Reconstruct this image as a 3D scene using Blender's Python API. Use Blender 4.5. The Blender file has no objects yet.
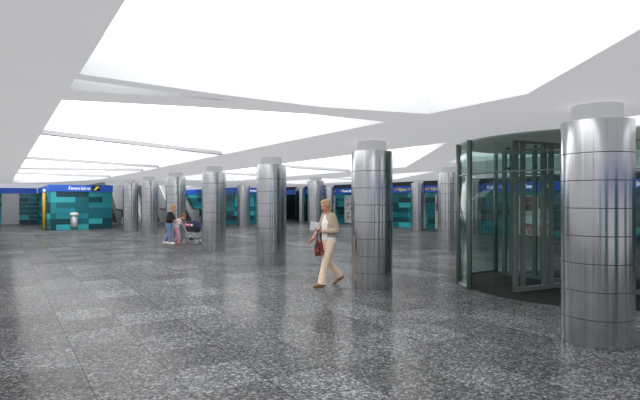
import bpy, bmesh, math, random
from mathutils import Vector, Matrix, Quaternion, geometry
random.seed(7)
PI = math.pi
COL = bpy.context.scene.collection
SC = bpy.context.scene

# ------------------------------------------------------------------ camera numbers
FPX = 490.0
TH = math.atan(320 / FPX)
CS, SN = math.cos(TH), math.sin(TH)
EYE = 1.65
CEIL = 2.75


def world(lat, d, z=0.0):
    """camera-plan coordinates (metres right of, metres in front of the lens) -> place"""
    return Vector((lat * CS + d * SN, -lat * SN + d * CS, z))


# ------------------------------------------------------------------ materials
def lin(c):
    return tuple(((v / 12.92) if v <= 0.04045 else ((v + 0.055) / 1.055) ** 2.4) for v in c)


def rgb(r, g, b):
    return lin((r / 255, g / 255, b / 255)) + (1.0,)


class NT:
    def __init__(s, name):
        s.m = bpy.data.materials.new(name)
        s.m.use_nodes = True
        s.t = s.m.node_tree
        s.t.nodes.clear()
        s.out = s.n('ShaderNodeOutputMaterial')

    def n(s, typ, **kw):
        nd = s.t.nodes.new(typ)
        for k, v in kw.items():
            if hasattr(nd, k):
                setattr(nd, k, v)
        return nd

    def l(s, a, b):
        s.t.links.new(a, b)

    def math(s, op, a, b=None, c=None):
        nd = s.n('ShaderNodeMath', operation=op)
        for i, v in enumerate((a, b, c)):
            if v is None:
                continue
            if isinstance(v, (int, float)):
                nd.inputs[i].default_value = v
            else:
                s.l(v, nd.inputs[i])
        return nd.outputs[0]

    def ramp(s, fac, stops, interp='LINEAR'):
        r = s.n('ShaderNodeValToRGB')
        r.color_ramp.interpolation = interp
        els = r.color_ramp.elements
        while len(els) < len(stops):
            els.new(0.5)
        for e, (p, c) in zip(els, stops):
            e.position = p
            e.color = c
        s.l(fac, r.inputs[0])
        return r.outputs[0]


MATS = {}


def mat(name, col, rough=0.6, metal=0.0, var=0.08, scale=9.0, emit=0.0, spec=0.5, bump=0.0):
    """principled surface whose colour drifts a little with object-space noise"""
    if name in MATS:
        return MATS[name]
    t = NT(name)
    b = t.n('ShaderNodeBsdfPrincipled')
    tc = t.n('ShaderNodeTexCoord')
    nz = t.n('ShaderNodeTexNoise')
    nz.inputs['Scale'].default_value = scale
    nz.inputs['Detail'].default_value = 3
    t.l(tc.outputs['Object'], nz.inputs['Vector'])
    lo = tuple(c * (1 - var) for c in col[:3]) + (1,)
    hi = tuple(min(1, c * (1 + var)) for c in col[:3]) + (1,)
    c = t.ramp(nz.outputs['Fac'], [(0.3, lo), (0.7, hi)])
    t.l(c, b.inputs['Base Color'])
    b.inputs['Roughness'].default_value = rough
    b.inputs['Metallic'].default_value = metal
    b.inputs['Specular IOR Level'].default_value = spec
    if emit:
        t.l(c, b.inputs['Emission Color'])
        b.inputs['Emission Strength'].default_value = emit
    if bump:
        bp = t.n('ShaderNodeBump')
        bp.inputs['Strength'].default_value = bump
        bp.inputs['Distance'].default_value = 0.01
        t.l(nz.outputs['Fac'], bp.inputs['Height'])
        t.l(bp.outputs[0], b.inputs['Normal'])
    t.l(b.outputs[0], t.out.inputs[0])
    MATS[name] = t.m
    return t.m


def steel_material():
    t = NT('brushed_steel')
    b = t.n('ShaderNodeBsdfPrincipled')
    tc = t.n('ShaderNodeTexCoord')
    sp = t.n('ShaderNodeSeparateXYZ')
    t.l(tc.outputs['Object'], sp.inputs[0])
    ang = t.math('ARCTAN2', sp.outputs[1], sp.outputs[0])
    cb = t.n('ShaderNodeCombineXYZ')
    t.l(t.math('MULTIPLY', t.math('COSINE', ang), 7.0), cb.inputs[0])
    t.l(t.math('MULTIPLY', t.math('SINE', ang), 7.0), cb.inputs[1])
    oi = t.n('ShaderNodeObjectInfo')
    t.l(t.math('ADD', t.math('MULTIPLY', sp.outputs[2], 0.12), t.math('MULTIPLY', oi.outputs['Random'], 37.0)), cb.inputs[2])
    nz = t.n('ShaderNodeTexNoise')
    nz.inputs['Scale'].default_value = 1.6
    nz.inputs['Detail'].default_value = 5
    nz.inputs['Roughness'].default_value = 0.65
    t.l(cb.outputs[0], nz.inputs['Vector'])
    t.l(t.ramp(nz.outputs['Fac'], [(0.25, (0.52, 0.535, 0.55, 1)), (0.75, (0.70, 0.71, 0.72, 1))]), b.inputs['Base Color'])
    mr = t.n('ShaderNodeMapRange')
    mr.inputs['From Min'].default_value = 0.3
    mr.inputs['From Max'].default_value = 0.7
    mr.inputs['To Min'].default_value = 0.12
    mr.inputs['To Max'].default_value = 0.22
    t.l(nz.outputs['Fac'], mr.inputs['Value'])
    t.l(mr.outputs[0], b.inputs['Roughness'])
    b.inputs['Metallic'].default_value = 1.0
    b.inputs['Anisotropic'].default_value = 0.5
    b.inputs['Anisotropic Rotation'].default_value = 0.25
    tg = t.n('ShaderNodeTangent')
    tg.direction_type = 'RADIAL'
    tg.axis = 'Z'
    t.l(tg.outputs[0], b.inputs['Tangent'])
    bp = t.n('ShaderNodeBump')
    bp.inputs['Strength'].default_value = 0.025
    bp.inputs['Distance'].default_value = 0.02
    t.l(nz.outputs['Fac'], bp.inputs['Height'])
    t.l(bp.outputs[0], b.inputs['Normal'])
    t.l(b.outputs[0], t.out.inputs[0])
    return t.m


def glass_material(name, tint, refl=1.0):
    t = NT(name)
    tr = t.n('ShaderNodeBsdfTransparent')
    tc = t.n('ShaderNodeTexCoord')
    nz = t.n('ShaderNodeTexNoise')
    nz.inputs['Scale'].default_value = 1.3
    t.l(tc.outputs['Object'], nz.inputs['Vector'])
    t.l(t.ramp(nz.outputs['Fac'], [(0.2, tuple(c * 0.97 for c in tint) + (1,)), (0.8, tint + (1,))]), tr.inputs[0])
    gl = t.n('ShaderNodeBsdfGlossy')
    gl.inputs['Roughness'].default_value = 0.015
    gl.inputs['Color'].default_value = (0.9, 1.0, 0.96, 1)
    lw = t.n('ShaderNodeLayerWeight')
    lw.inputs['Blend'].default_value = 0.5
    fr = t.math('ADD', t.math('MULTIPLY', t.math('POWER', lw.outputs['Facing'], 4.0), 0.7), 0.035)
    mx = t.n('ShaderNodeMixShader')
    t.l(t.math('MULTIPLY', fr, refl), mx.inputs[0])
    t.l(tr.outputs[0], mx.inputs[1])
    t.l(gl.outputs[0], mx.inputs[2])
    t.l(mx.outputs[0], t.out.inputs[0])
    return t.m


TILE = 0.69
TX0, TY0 = -0.018, 0.57


def floor_material():
    t = NT('terrazzo_floor')
    tc = t.n('ShaderNodeTexCoord')
    at = t.n('ShaderNodeAttribute')
    at.attribute_name = 'tone'
    v = t.n('ShaderNodeTexVoronoi')
    v.inputs['Scale'].default_value = 46
    t.l(tc.outputs['Object'], v.inputs['Vector'])
    chip = t.n('ShaderNodeSeparateColor')
    t.l(v.outputs['Color'], chip.inputs[0])
    v2 = t.n('ShaderNodeTexVoronoi')
    v2.inputs['Scale'].default_value = 120
    t.l(tc.outputs['Object'], v2.inputs['Vector'])
    chip2 = t.n('ShaderNodeSeparateColor')
    t.l(v2.outputs['Color'], chip2.inputs[0])
    nz = t.n('ShaderNodeTexNoise')
    nz.inputs['Scale'].default_value = 8
    nz.inputs['Detail'].default_value = 4
    t.l(tc.outputs['Object'], nz.inputs['Vector'])
    mixv = t.math('ADD', t.math('MULTIPLY', chip.outputs[0], 0.62), t.math('MULTIPLY', chip2.outputs[1], 0.28))
    mixv = t.math('ADD', mixv, t.math('MULTIPLY', nz.outputs['Fac'], 0.10))
    base = t.ramp(mixv, [(0.10, (0.032, 0.033, 0.035, 1)), (0.45, (0.09, 0.093, 0.094, 1)), (0.72, (0.17, 0.173, 0.176, 1)), (0.92, (0.39, 0.39, 0.40, 1))])
    mul = t.n('ShaderNodeVectorMath', operation='SCALE')
    t.l(base, mul.inputs[0])
    t.l(at.outputs['Fac'], mul.inputs['Scale'])
    # joints
    sp = t.n('ShaderNodeSeparateXYZ')
    t.l(tc.outputs['Object'], sp.inputs[0])

    def joint(o, off, w):
        fr = t.math('FRACT', t.math('DIVIDE', t.math('SUBTRACT', o, off), TILE))
        dd = t.math('MINIMUM', fr, t.math('SUBTRACT', 1.0, fr))
        return t.math('LESS_THAN', dd, w / TILE)
    jx = t.math('MULTIPLY', joint(sp.outputs[0], TX0, 0.006), 0.6)
    jy = t.math('MULTIPLY', joint(sp.outputs[1], TY0, 0.003), 0.22)
    k = t.math('SUBTRACT', 1.0, t.math('MAXIMUM', jx, jy))
    mul2 = t.n('ShaderNodeVectorMath', operation='SCALE')
    t.l(mul.outputs[0], mul2.inputs[0])
    t.l(k, mul2.inputs['Scale'])
    df = t.n('ShaderNodeBsdfDiffuse')
    t.l(mul2.outputs[0], df.inputs['Color'])
    gl = t.n('ShaderNodeBsdfGlossy')
    t.l(t.math('ADD', t.math('MULTIPLY', nz.outputs['Fac'], 0.10), 0.12), gl.inputs['Roughness'])
    lw = t.n('ShaderNodeLayerWeight')
    lw.inputs['Blend'].default_value = 0.5
    fac = t.math('ADD', t.math('MULTIPLY', t.math('POWER', lw.outputs['Facing'], 5.0), 0.26), 0.02)
    mx = t.n('ShaderNodeMixShader')
    t.l(fac, mx.inputs[0])
    t.l(df.outputs[0], mx.inputs[1])
    t.l(gl.outputs[0], mx.inputs[2])
    t.l(mx.outputs[0], t.out.inputs[0])
    return t.m


STEEL = steel_material()
FLOOR = floor_material()
GLASS = glass_material('green_glass', (0.78, 0.85, 0.83), 0.8)
GLASS_CLEAR = glass_material('clear_glass', (0.90, 0.95, 0.94), 0.8)
CEILM = mat('ceiling_paint_glow', rgb(232, 232, 234), 0.75, var=0.012, scale=0.7, emit=0.46)  # emission stands in for bounce light on the slab
RECESS = mat('recess_paint_glow', rgb(212, 213, 216), 0.7, var=0.01, scale=0.7, emit=0.16)  # slight glow put into the paint to lift the upstands
NECK = mat('neck_paint_glow', rgb(214, 215, 217), 0.6, var=0.02, emit=0.20)  # glow added so the necks look lit despite weak floor bounce
GROOVE = mat('joint_grey', rgb(104, 108, 112), 0.6)  # darker grey of the grooves between cladding rings
WHITEWALL = mat('white_wall_glow', rgb(236, 236, 238), 0.7, var=0.02, scale=1.5, emit=0.3)  # emission makes the plain walls look lit; no lamp here
GREYWALL = mat('grey_plaster', rgb(190, 191, 193), 0.7, var=0.03, scale=1.5)
DARKWALL = mat('dark_fascia', rgb(66, 70, 74), 0.6, var=0.05)
BLUE = mat('sign_blue_glow', rgb(26, 82, 176), 0.35, var=0.03, emit=0.28)  # added glow lifts the blue above what the room light gives
WHITE = mat('letter_white', rgb(245, 246, 250), 0.5, var=0.01, emit=0.5)
YELLOW = mat('letter_yellow', rgb(226, 214, 96), 0.5, var=0.02, emit=0.25)
ORANGE = mat('letter_orange', rgb(214, 150, 60), 0.5, var=0.02, emit=0.2)
BLACK = mat('black_plastic', rgb(24, 25, 28), 0.4, var=0.08)
TEALS = [mat('teal_light', rgb(58, 170, 180), 0.22, var=0.05, scale=3),
         mat('teal_mid', rgb(38, 136, 146), 0.22, var=0.05, scale=3),
         mat('teal_deep', rgb(27, 106, 116), 0.22, var=0.05, scale=3),
         mat('teal_dark', rgb(17, 70, 78), 0.22, var=0.05, scale=3)]
FRAME = mat('door_frame_metal', rgb(118, 130, 127), 0.35, metal=0.35, var=0.06)
SATIN = mat('satin_metal', rgb(180, 182, 184), 0.38, metal=0.5, var=0.05)
MATM = mat('entrance_mat', rgb(26, 27, 28), 0.95, var=0.35, scale=60, bump=0.6)

# panel light
t = NT('luminous_panel')
em = t.n('ShaderNodeEmission')
tcn = t.n('ShaderNodeTexCoord')
nzn = t.n('ShaderNodeTexNoise')
nzn.inputs['Scale'].default_value = 0.4
t.l(tcn.outputs['Object'], nzn.inputs['Vector'])
t.l(t.ramp(nzn.outputs['Fac'], [(0.3, (0.97, 0.985, 1, 1)), (0.7, (1, 1, 1, 1))]), em.inputs[0])
em.inputs[1].default_value = 2.8
t.l(em.outputs[0], t.out.inputs[0])
PANEL = t.m


# ------------------------------------------------------------------ object helpers
def link(name, me, mats, parent=None, loc=None, smooth=False):
    if not isinstance(mats, (list, tuple)):
        mats = [mats]
    for m in mats:
        me.materials.append(m)
    if smooth:
        for p in me.polygons:
            p.use_smooth = True
    o = bpy.data.objects.new(name, me)
    COL.objects.link(o)
    if parent is not None:
        o.parent = parent
    if loc is not None:
        o.location = loc
    return o


def obj(name, bm, mats, parent=None, loc=None, smooth=False):
    bmesh.ops.recalc_face_normals(bm, faces=bm.faces)
    me = bpy.data.meshes.new(name)
    bm.to_mesh(me)
    bm.free()
    return link(name, me, mats, parent, loc, smooth)


def tag(o, label, cat, group=None):
    o['label'] = label
    o['category'] = cat
    if group:
        o['group'] = group
    return o


def thing(name, label, cat, loc=(0, 0, 0), rotz=0.0, group=None):
    o = bpy.data.objects.new(name, None)
    o.empty_display_size = 0.2
    COL.objects.link(o)
    o.location = loc
    o.rotation_euler = (0, 0, rotz)
    return tag(o, label, cat, group)


def struct(o):
    o['kind'] = 'structure'
    return o


def box(bm, x0, x1, y0, y1, z0, z1, mi=0, M=None):
    vs = [bm.verts.new(p) for p in ((x0, y0, z0), (x1, y0, z0), (x1, y1, z0), (x0, y1, z0), (x0, y0, z1), (x1, y0, z1), (x1, y1, z1), (x0, y1, z1))]
    if M is not None:
        for v in vs:
            v.co = M @ v.co
    for f in ((3, 2, 1, 0), (4, 5, 6, 7), (0, 1, 5, 4), (1, 2, 6, 5), (2, 3, 7, 6), (3, 0, 4, 7)):
        fc = bm.faces.new([vs[i] for i in f])
        fc.material_index = mi
    return bm


def bevel(bm, w=0.01, seg=2):
    bmesh.ops.bevel(bm, geom=list(bm.edges), offset=w, segments=seg, affect='EDGES', profile=0.5)
    return bm


def tube(bm, pts, r, seg=10, closed=False, mi=0, cap=True):
    """swept round bar; r a number or a list of radii"""
    pts = [Vector(p) for p in pts]
    n = len(pts)
    rs = r if isinstance(r, (list, tuple)) else [r] * n
    rings = []
    up = None
    for i, p in enumerate(pts):
        if closed:
            d = (pts[(i + 1) % n] - pts[i - 1]).normalized()
        else:
            d = (pts[min(i + 1, n - 1)] - pts[max(i - 1, 0)]).normalized()
        if up is None:
            up = Vector((0, 0, 1)) if abs(d.z) < 0.9 else Vector((1, 0, 0))
        sd = d.cross(up).normalized()
        up = sd.cross(d).normalized()
        rings.append([bm.verts.new(p + (sd * math.cos(2 * PI * k / seg) + up * math.sin(2 * PI * k / seg)) * rs[i]) for k in range(seg)])
    m = n if closed else n - 1
    for i in range(m):
        a, b = rings[i], rings[(i + 1) % n]
        for k in range(seg):
            f = bm.faces.new((a[k], a[(k + 1) % seg], b[(k + 1) % seg], b[k]))
            f.material_index = mi
            f.smooth = True
    if cap and not closed:
        bm.faces.new(rings[0][::-1]).material_index = mi
        bm.faces.new(rings[-1]).material_index = mi
    return bm


def lathe(bm, prof, seg=64, mis=None):
    """turned surface; every strip keeps its own vertices so that creases stay crisp"""
    def ring(r, z):
        return [bm.verts.new((r * math.cos(2 * PI * k / seg), r * math.sin(2 * PI * k / seg), z)) for k in range(seg)]
    crisp = mis is not None
    rings = [] if crisp else [ring(r, z) for r, z in prof]
    for i in range(len(prof) - 1):
        lo, hi = (ring(*prof[i]), ring(*prof[i + 1])) if crisp else (rings[i], rings[i + 1])
        for k in range(seg):
            f = bm.faces.new((lo[k], lo[(k + 1) % seg], hi[(k + 1) % seg], hi[k]))
            f.smooth = True
            if crisp:
                f.material_index = mis[i]


def ball(bm, c, rad, rot=None, u=14, v=9):
    M = Matrix.Translation(Vector(c))
    if rot is not None:
        M = M @ rot.to_4x4()
    M = M @ Matrix.Diagonal(Vector((rad[0], rad[1], rad[2], 1)))
    bmesh.ops.create_uvsphere(bm, u_segments=u, v_segments=v, radius=1.0, matrix=M)


def capsule(bm, a, b, ra, rb, seg=12):
    a, b = Vector(a), Vector(b)
    d = (b - a)
    L = d.length
    if L < 1e-5:
        return
    d.normalize()
    pts, rs = [], []
    for k in range(5):
        an = PI / 2 * (1 - k / 4)
        pts.append(a - d * ra * math.sin(an)); rs.append(max(ra * math.cos(an), ra * 0.05))
    for k in range(5):
        an = PI / 2 * k / 4
        pts.append(b + d * rb * math.sin(an)); rs.append(max(rb * math.cos(an), rb * 0.05))
    tube(bm, pts, rs, seg)


def chain(bm, pts, rs, seg=12):
    for i in range(len(pts) - 1):
        capsule(bm, pts[i], pts[i + 1], rs[i], rs[i + 1], seg)


def loft(bm, rings, seg=20):
    """rings: (x, y, z, rx, ry) elliptical slices, closed with flat caps"""
    rr = []
    for (x, y, z, rx, ry) in rings:
        rr.append([bm.verts.new((x + rx * math.cos(2 * PI * k / seg), y + ry * math.sin(2 * PI * k / seg), z)) for k in range(seg)])
    for i in range(len(rr) - 1):
        for k in range(seg):
            bm.faces.new((rr[i][k], rr[i][(k + 1) % seg], rr[i + 1][(k + 1) % seg], rr[i + 1][k]))
    bm.faces.new(rr[0][::-1])
    bm.faces.new(rr[-1])


def remeshed(name, bm, mats, parent, voxel=0.01, smooth=6, flat=False):
    """fuse overlapping closed shapes into one continuous surface"""
    bmesh.ops.recalc_face_normals(bm, faces=bm.faces)
    me = bpy.data.meshes.new('tmp')
    bm.to_mesh(me)
    bm.free()
    o = bpy.data.objects.new('tmp', me)
    COL.objects.link(o)
    r = o.modifiers.new('r', 'REMESH')
    r.mode = 'VOXEL'
    r.voxel_size = voxel
    if smooth:
        s = o.modifiers.new('s', 'SMOOTH')
        s.iterations = smooth
        s.factor = 0.5
    dg = bpy.context.evaluated_depsgraph_get()
    dg.update()
    m2 = bpy.data.meshes.new_from_object(o.evaluated_get(dg))
    bpy.data.objects.remove(o)
    bpy.data.meshes.remove(me)
    m2.name = name
    m2.materials.clear()
    return link(name, m2, mats, parent, smooth=True)


def lettering(name, s, height, mats, parent, M, width=None):
    """flat raised letters; M places text space (x along the line, y up) in the parent's space"""
    if ' ' in s and width:                 # each word a part of its own
        words_, n_, x_ = s.split(' '), len(s), 0
        for w_ in words_:
            lettering(name, w_, height, mats, parent, M @ Matrix.Translation((x_ * width / n_, 0, 0)), width * len(w_) / n_)
            x_ += len(w_) + 0.6
        return
    cu = bpy.data.curves.new('txt', 'FONT')
    cu.body = s
    cu.size = 1.0
    cu.extrude = 0.01
    cu.offset = 0.004
    o = bpy.data.objects.new('txt', cu)
    COL.objects.link(o)
    dg = bpy.context.evaluated_depsgraph_get()
    dg.update()
    me = bpy.data.meshes.new_from_object(o.evaluated_get(dg))
    bpy.data.objects.remove(o)
    me.materials.clear()
    xs = [v.co.x for v in me.vertices]
    k = height / 0.72
    kx = (width / (max(xs) - min(xs))) if width else k
    for v in me.vertices:
        v.co = M @ Vector(((v.co.x - min(xs)) * kx, v.co.y * k, v.co.z))
    me.name = name
    return link(name, me, mats, parent)


# =================================================================== FLOOR
XMIN, XMAX, YMIN, YMAX = -9.0, 20.5, -6.0, 47.0
bm = bmesh.new()
ix0, ix1 = int((XMIN - TX0) / TILE) - 1, int((XMAX - TX0) / TILE) + 1
iy0, iy1 = int((YMIN - TY0) / TILE) - 1, int((YMAX - TY0) / TILE) + 1
grid = {}
for i in range(ix0, ix1 + 1):
    for j in range(iy0, iy1 + 1):
        grid[i, j] = bm.verts.new((TX0 + i * TILE, TY0 + j * TILE, 0))
tones = []
EXTRA = {(2, 5): 1.3, (2, 6): 0.84, (2, 7): 1.08, (2, 4): 0.9, (6, 5): 1.3, (6, 4): 0.93, (1, 7): 0.95, (2, 8): 0.85, (2, 9): 1.25, (2, 10): 0.9,
         (1, 6): 1.05, (1, 5): 1.05, (1, 8): 1.2, (3, 6): 0.9, (3, 5): 0.95, (2, 11): 0.85, (2, 12): 1.3, (2, 14): 1.25}
for i in range(ix0, ix1):
    for j in range(iy0, iy1):
        bm.faces.new((grid[i, j], grid[i + 1, j], grid[i + 1, j + 1], grid[i, j + 1]))
        tn = random.choice((0.76, 0.84, 0.9, 0.96, 1.0, 1.04, 1.1, 1.26))
        tones.append(EXTRA.get((i, j), tn))
me = bpy.data.meshes.new('floor')
bm.to_mesh(me)
bm.free()
at = me.attributes.new('tone', 'FLOAT', 'FACE')
for k, v in enumerate(tones):
    at.data[k].value = v
struct(link('floor', me, FLOOR))

# =================================================================== CEILING with luminous openings
OPENINGS = {
    'near': [(0.57, -3.0), (0.58, 4.73), (1.9, 4.84), (3.17, 4.85), (4.58, 4.49), (4.58, 3.08), (3.45, 1.51), (2.2, -0.3), (2.2, -3.0)],
    'sliver': [(0.57, 4.95), (0.57, 5.48), (2.19, 5.09)],
    'long': [(0.57, 6.07), (0.60, 38.0), (2.6, 34.5), (4.4, 28.5), (4.55, 20.0), (4.52, 8.75), (4.55, 5.28), (3.43, 5.30), (1.91, 5.66)],
    'mid': [(7.15, 6.5), (7.2, 26.5), (11.3, 26.5), (11.4, 12.2)],
    'door': [(8.3, 6.7), (11.4, 10.4), (11.4, 6.7)],
    'corner': [(6.95, 3.25), (7.75, 3.62), (8.6, 3.35), (8.6, -2.0), (6.95, -2.0)],
    'far': [(13.9, 13.1), (13.9, 28.5), (17.6, 28.5), (17.6, 19.6)],
}
LBL = {
    'near': 'largest glowing white ceiling light field, overhead and nearest the viewer',
    'sliver': 'thin glowing wedge light between two white ceiling beams at upper left',
    'long': 'long glowing white ceiling light field running back toward the teal kiosk at left',
    'mid': 'glowing ceiling light field behind the cap of the central column',
    'door': 'glowing ceiling light seen through the top of the glass revolving door',
    'corner': 'glowing ceiling light just right of the nearest column cap',
    'far': 'glowing ceiling light over the far right columns, before the blue sign band',
}
TOPZ = 3.14
outer = [(XMIN, YMIN), (XMAX, YMIN), (XMAX, 42.0), (13.0, 42.0), (13.0, 38.2), (5.5, 38.2), (5.5, 42.0), (XMIN, 42.0)]
loops = [[Vector((x, y, CEIL)) for x, y in outer]] + [[Vector((x, y, CEIL)) for x, y in p] for p in OPENINGS.values()]
tris = geometry.tessellate_polygon(loops)
flat = [p for lp in loops for p in lp]
bm = bmesh.new()
vs = [bm.verts.new(p) for p in flat]
for tr in tris:
    try:
        bm.faces.new([vs[i] for i in tr])
    except ValueError:
        pass
# upstands round the openings and the slab edge over the escalators
base = len(outer)
for p in OPENINGS.values():
    n = len(p)
    low = vs[base:base + n]
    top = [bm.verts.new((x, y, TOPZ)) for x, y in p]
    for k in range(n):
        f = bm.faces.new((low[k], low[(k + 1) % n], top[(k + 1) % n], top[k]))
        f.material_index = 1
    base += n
for a, b in ((3, 4), (4, 5), (5, 6)):
    (xa, ya), (xb, yb) = outer[a], outer[b]
    bm.faces.new((vs[a], vs[b], bm.verts.new((xb, yb, 3.2)), bm.verts.new((xa, ya, 3.2))))
me = bpy.data.meshes.new('ceiling')
bm.to_mesh(me)
bm.free()
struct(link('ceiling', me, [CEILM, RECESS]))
for nm, p in OPENINGS.items():
    bm = bmesh.new()
    n = len(p)
    lo = [bm.verts.new((x, y, TOPZ)) for x, y in p]
    tt = geometry.tessellate_polygon([[Vector((x, y, 0)) for x, y in p]])
    for tr in tt:
        bm.faces.new([lo[i] for i in tr])
    tag(obj('ceiling_light_panel', bm, PANEL), LBL[nm], 'ceiling light', 'luminous ceiling panels')['kind'] = 'thing'

# thin cross ribs that break up the long light fields
rib_n = 0
for (xa, ya, xb, yb, w, z0, z1) in ((0.57, 9.5, 4.54, 11.4, 0.06, 2.76, 2.84), (0.58, 15.5, 4.55, 17.1, 0.06, 2.76, 2.84),
                            (0.58, 21.0, 4.53, 19.3, 0.08, 2.76, 2.84), (0.58, 24.5, 4.5, 25.5, 0.08, 2.76, 2.84),
                            (7.17, 14.3, 11.37, 15.4, 0.09, 2.76, 2.84), (7.18, 19.4, 11.34, 20.8, 0.1, 2.76, 2.84),
                            (13.9, 20.8, 17.6, 21.8, 0.1, 2.76, 2.84)):
    rib_n += 1
    d = Vector((xb - xa, yb - ya, 0))
    nrm = Vector((-d.y, d.x, 0)).normalized() * w
    bm = bmesh.new()
    a, b = Vector((xa, ya, 0)), Vector((xb, yb, 0))
    q = [a - nrm, b - nrm, b + nrm, a + nrm]
    lo = [bm.verts.new((p.x, p.y, z0)) for p in q]
    hi = [bm.verts.new((p.x, p.y, z1)) for p in q]
    bm.faces.new(lo[::-1]); bm.faces.new(hi)
    for k in range(4):
        bm.faces.new((lo[k], lo[(k + 1) % 4], hi[(k + 1) % 4], hi[k]))
    struct(obj('trim_%d' % rib_n, bm, GREYWALL))

# =================================================================== WALLS


def tiled(bm, width, rows, row_h, M, seed, pattern=None, wts=(2, 3, 3, 3), mod=0.52, relief=0.035):
    """stack of long glazed tiles on a plane: x along, y out of the wall, z up"""
    rnd = random.Random(seed)
    for r in range(rows):
        z0, z1 = r * row_h, (r + 1) * row_h - 0.006
        if pattern:
            cuts = pattern[rows - 1 - r]
        else:
            cuts, x = [], 0.0
            while x < width - 0.01:
                w = mod * rnd.choice((1, 2, 2, 3))
                x2 = min(width, x + w)
                if width - x2 < mod * 0.5:
                    x2 = width
                cuts.append((x, x2, rnd.choices((0, 1, 2, 3), wts)[0]))
                x = x2
        for (xa, xb, c) in cuts:
            dep = relief * rnd.random()
            box(bm, xa, xb - 0.004, -0.03 - dep, 0.0, z0, z1, c, M)


def plain_wall(name, x0, x1, y0, y1, z0, z1, m):
    return struct(obj(name, box(bmesh.new(), x0, x1, y0, y1, z0, z1), m))


RW = 20.5
# right-hand wall: white core, teal tiles, dark fascia
bm = bmesh.new()
box(bm, RW, RW + 0.2, YMIN, 46.0, 0, CEIL, 4)
box(bm, RW - 0.03, RW, YMIN, 42.0, 2.48, CEIL - 0.001, 5)
Mr = Matrix.Translation((RW, 32.9, 0)) @ Matrix.Rotation(-PI / 2, 4, 'Z')
tiled(bm, 38.0, 7, 0.3, Mr, 5, wts=(1, 3, 4, 4), mod=0.8, relief=0.015)
box(bm, RW - 0.03, RW, 33.0, 42.0, 0, 2.1, 6)
struct(obj('wall_right', bm, TEALS + [GREYWALL, DARKWALL, mat('dark_glazing', rgb(16, 30, 34), 0.2, var=0.1)]))

# wall at the far left end
bm = bmesh.new()
box(bm, XMIN, 2.3, 39.5, 39.7, 0, CEIL, 4)
tiled(bm, 9.1, 7, 0.3, Matrix.Translation((-9.0, 39.5, 0)), 11, wts=(2, 4, 4, 3), mod=0.62)
tiled(bm, 1.2, 7, 0.3, Matrix.Translation((1.1, 39.5, 0)), 23, pattern=[
    [(0, .62, 1), (.62, 1.2, 1)], [(0, .55, 3), (.55, 1.2, 1)], [(0, .5, 2), (.5, 1.2, 2)], [(0, 1.2, 2)],
    [(0, .6, 2), (.6, 1.2, 2)], [(0, .55, 0), (.55, 1.2, 2)], [(0, .6, 3), (.6, 1.2, 3)]])
struct(obj('wall_back', bm, TEALS + [WHITEWALL]))
bm = box(bmesh.new(), 0.1, 1.1, 39.44, 39.5, 0.0, 2.1)
struct(obj('door_1', bm, mat('grey_door_metal', rgb(176, 178, 180), 0.38, metal=0.6, var=0.05, scale=2)))
s = thing('sign_band', 'blue sign band along the far left wall above the grey metal door', 'sign', (-3.35, 39.44, 2.1), group='blue sign bands')
obj('panel', box(bmesh.new(), -5.6, 5.5, -0.05, 0.05, 0, 0.37), BLUE, s)
# left-hand wall (beyond the frame) and the escalator hall
plain_wall('wall_left', XMIN - 0.2, XMIN, YMIN, 39.7, 0, CEIL, WHITEWALL)
bm = bmesh.new()
box(bm, XMIN, RW, YMIN - 0.2, YMIN, 0, CEIL, 0)
box(bm, XMIN, RW, YMIN, YMIN + 0.05, 1.98, 2.48, 1)
for k in range(5):
    box(bm, -7.0 + 5.6 * k, -5.2 + 5.6 * k, YMIN, YMIN + 0.04, 0, 1.98, 2)
struct(obj('wall_front', bm, [WHITEWALL, BLUE, TEALS[1]]))
plain_wall('wall_escalator_back', 5.3, 13.2, 46.0, 46.2, 0, 7.5, GREYWALL)
plain_wall('wall_escalator_left', 5.3, 5.5, 33.0, 46.0, 0, 7.5, GREYWALL)
plain_wall('wall_passage_end', 17.0, RW, 45.8, 46.0, 0, CEIL, DARKWALL)

# ------------------------------------------------------------------ left kiosk
KX0, KX1, KY = 2.3, 5.45, 30.4
ki = thing('tiled_kiosk', 'teal tiled kiosk at left under a blue station name band', 'kiosk', ((KX0 + KX1) / 2, KY, 0))
W = KX1 - KX0
o2 = -W / 2


def cut(*a):
    xs = (0.0, 0.92, 1.6, 2.28, 2.82, W)
    return [(xs[i], xs[j], c) for i, j, c in a]


pat = [cut((0, 0 + 1, 3), (1, 3, 3), (3, 5, 0)) if False else [(0, .28, 0), (.28, 1.9, 3), (1.9, W, 1)],
       [(0, 1.22, 0), (1.22, 1.9, 2), (1.9, 2.62, 3), (2.62, W, 1)],
       [(0, .28, 1), (.28, 1.9, 2), (1.9, W, 1)],
       [(0, 1.22, 1), (1.22, 1.9, 2), (1.9, W, 2)],
       [(0, .28, 2), (.28, 1.9, 1), (1.9, W, 2)],
       [(0, 1.22, 3), (1.22, 1.9, 2), (1.9, 2.62, 0), (2.62, W, 3)],
       [(0, .28, 3), (.28, 1.9, 0), (1.9, W, 3)]]
bm = bmesh.new()
tiled(bm, W, 7, 0.303, Matrix.Translation((o2, 0, 0)), 3, pattern=pat, relief=0.03)
obj('front_tiles', bm, TEALS, ki)
bm = bmesh.new()
tiled(bm, 9.0, 7, 0.303, Matrix.Translation((o2, 9.0, 0)) @ Matrix.Rotation(-PI / 2, 4, 'Z'), 9, mod=1.8, relief=0.14, wts=(2, 3, 3, 2))
obj('side_tiles', bm, TEALS, ki)
obj('core', box(bmesh.new(), o2 + 0.001, -o2, 0.001, 9.0, 0, 2.44), TEALS[3], ki)
sb = obj('sign_panel', box(bmesh.new(), o2 - 0.09, -o2 + 0.02, -0.1, -0.032, 2.12, 2.49), BLUE, ki)
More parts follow.
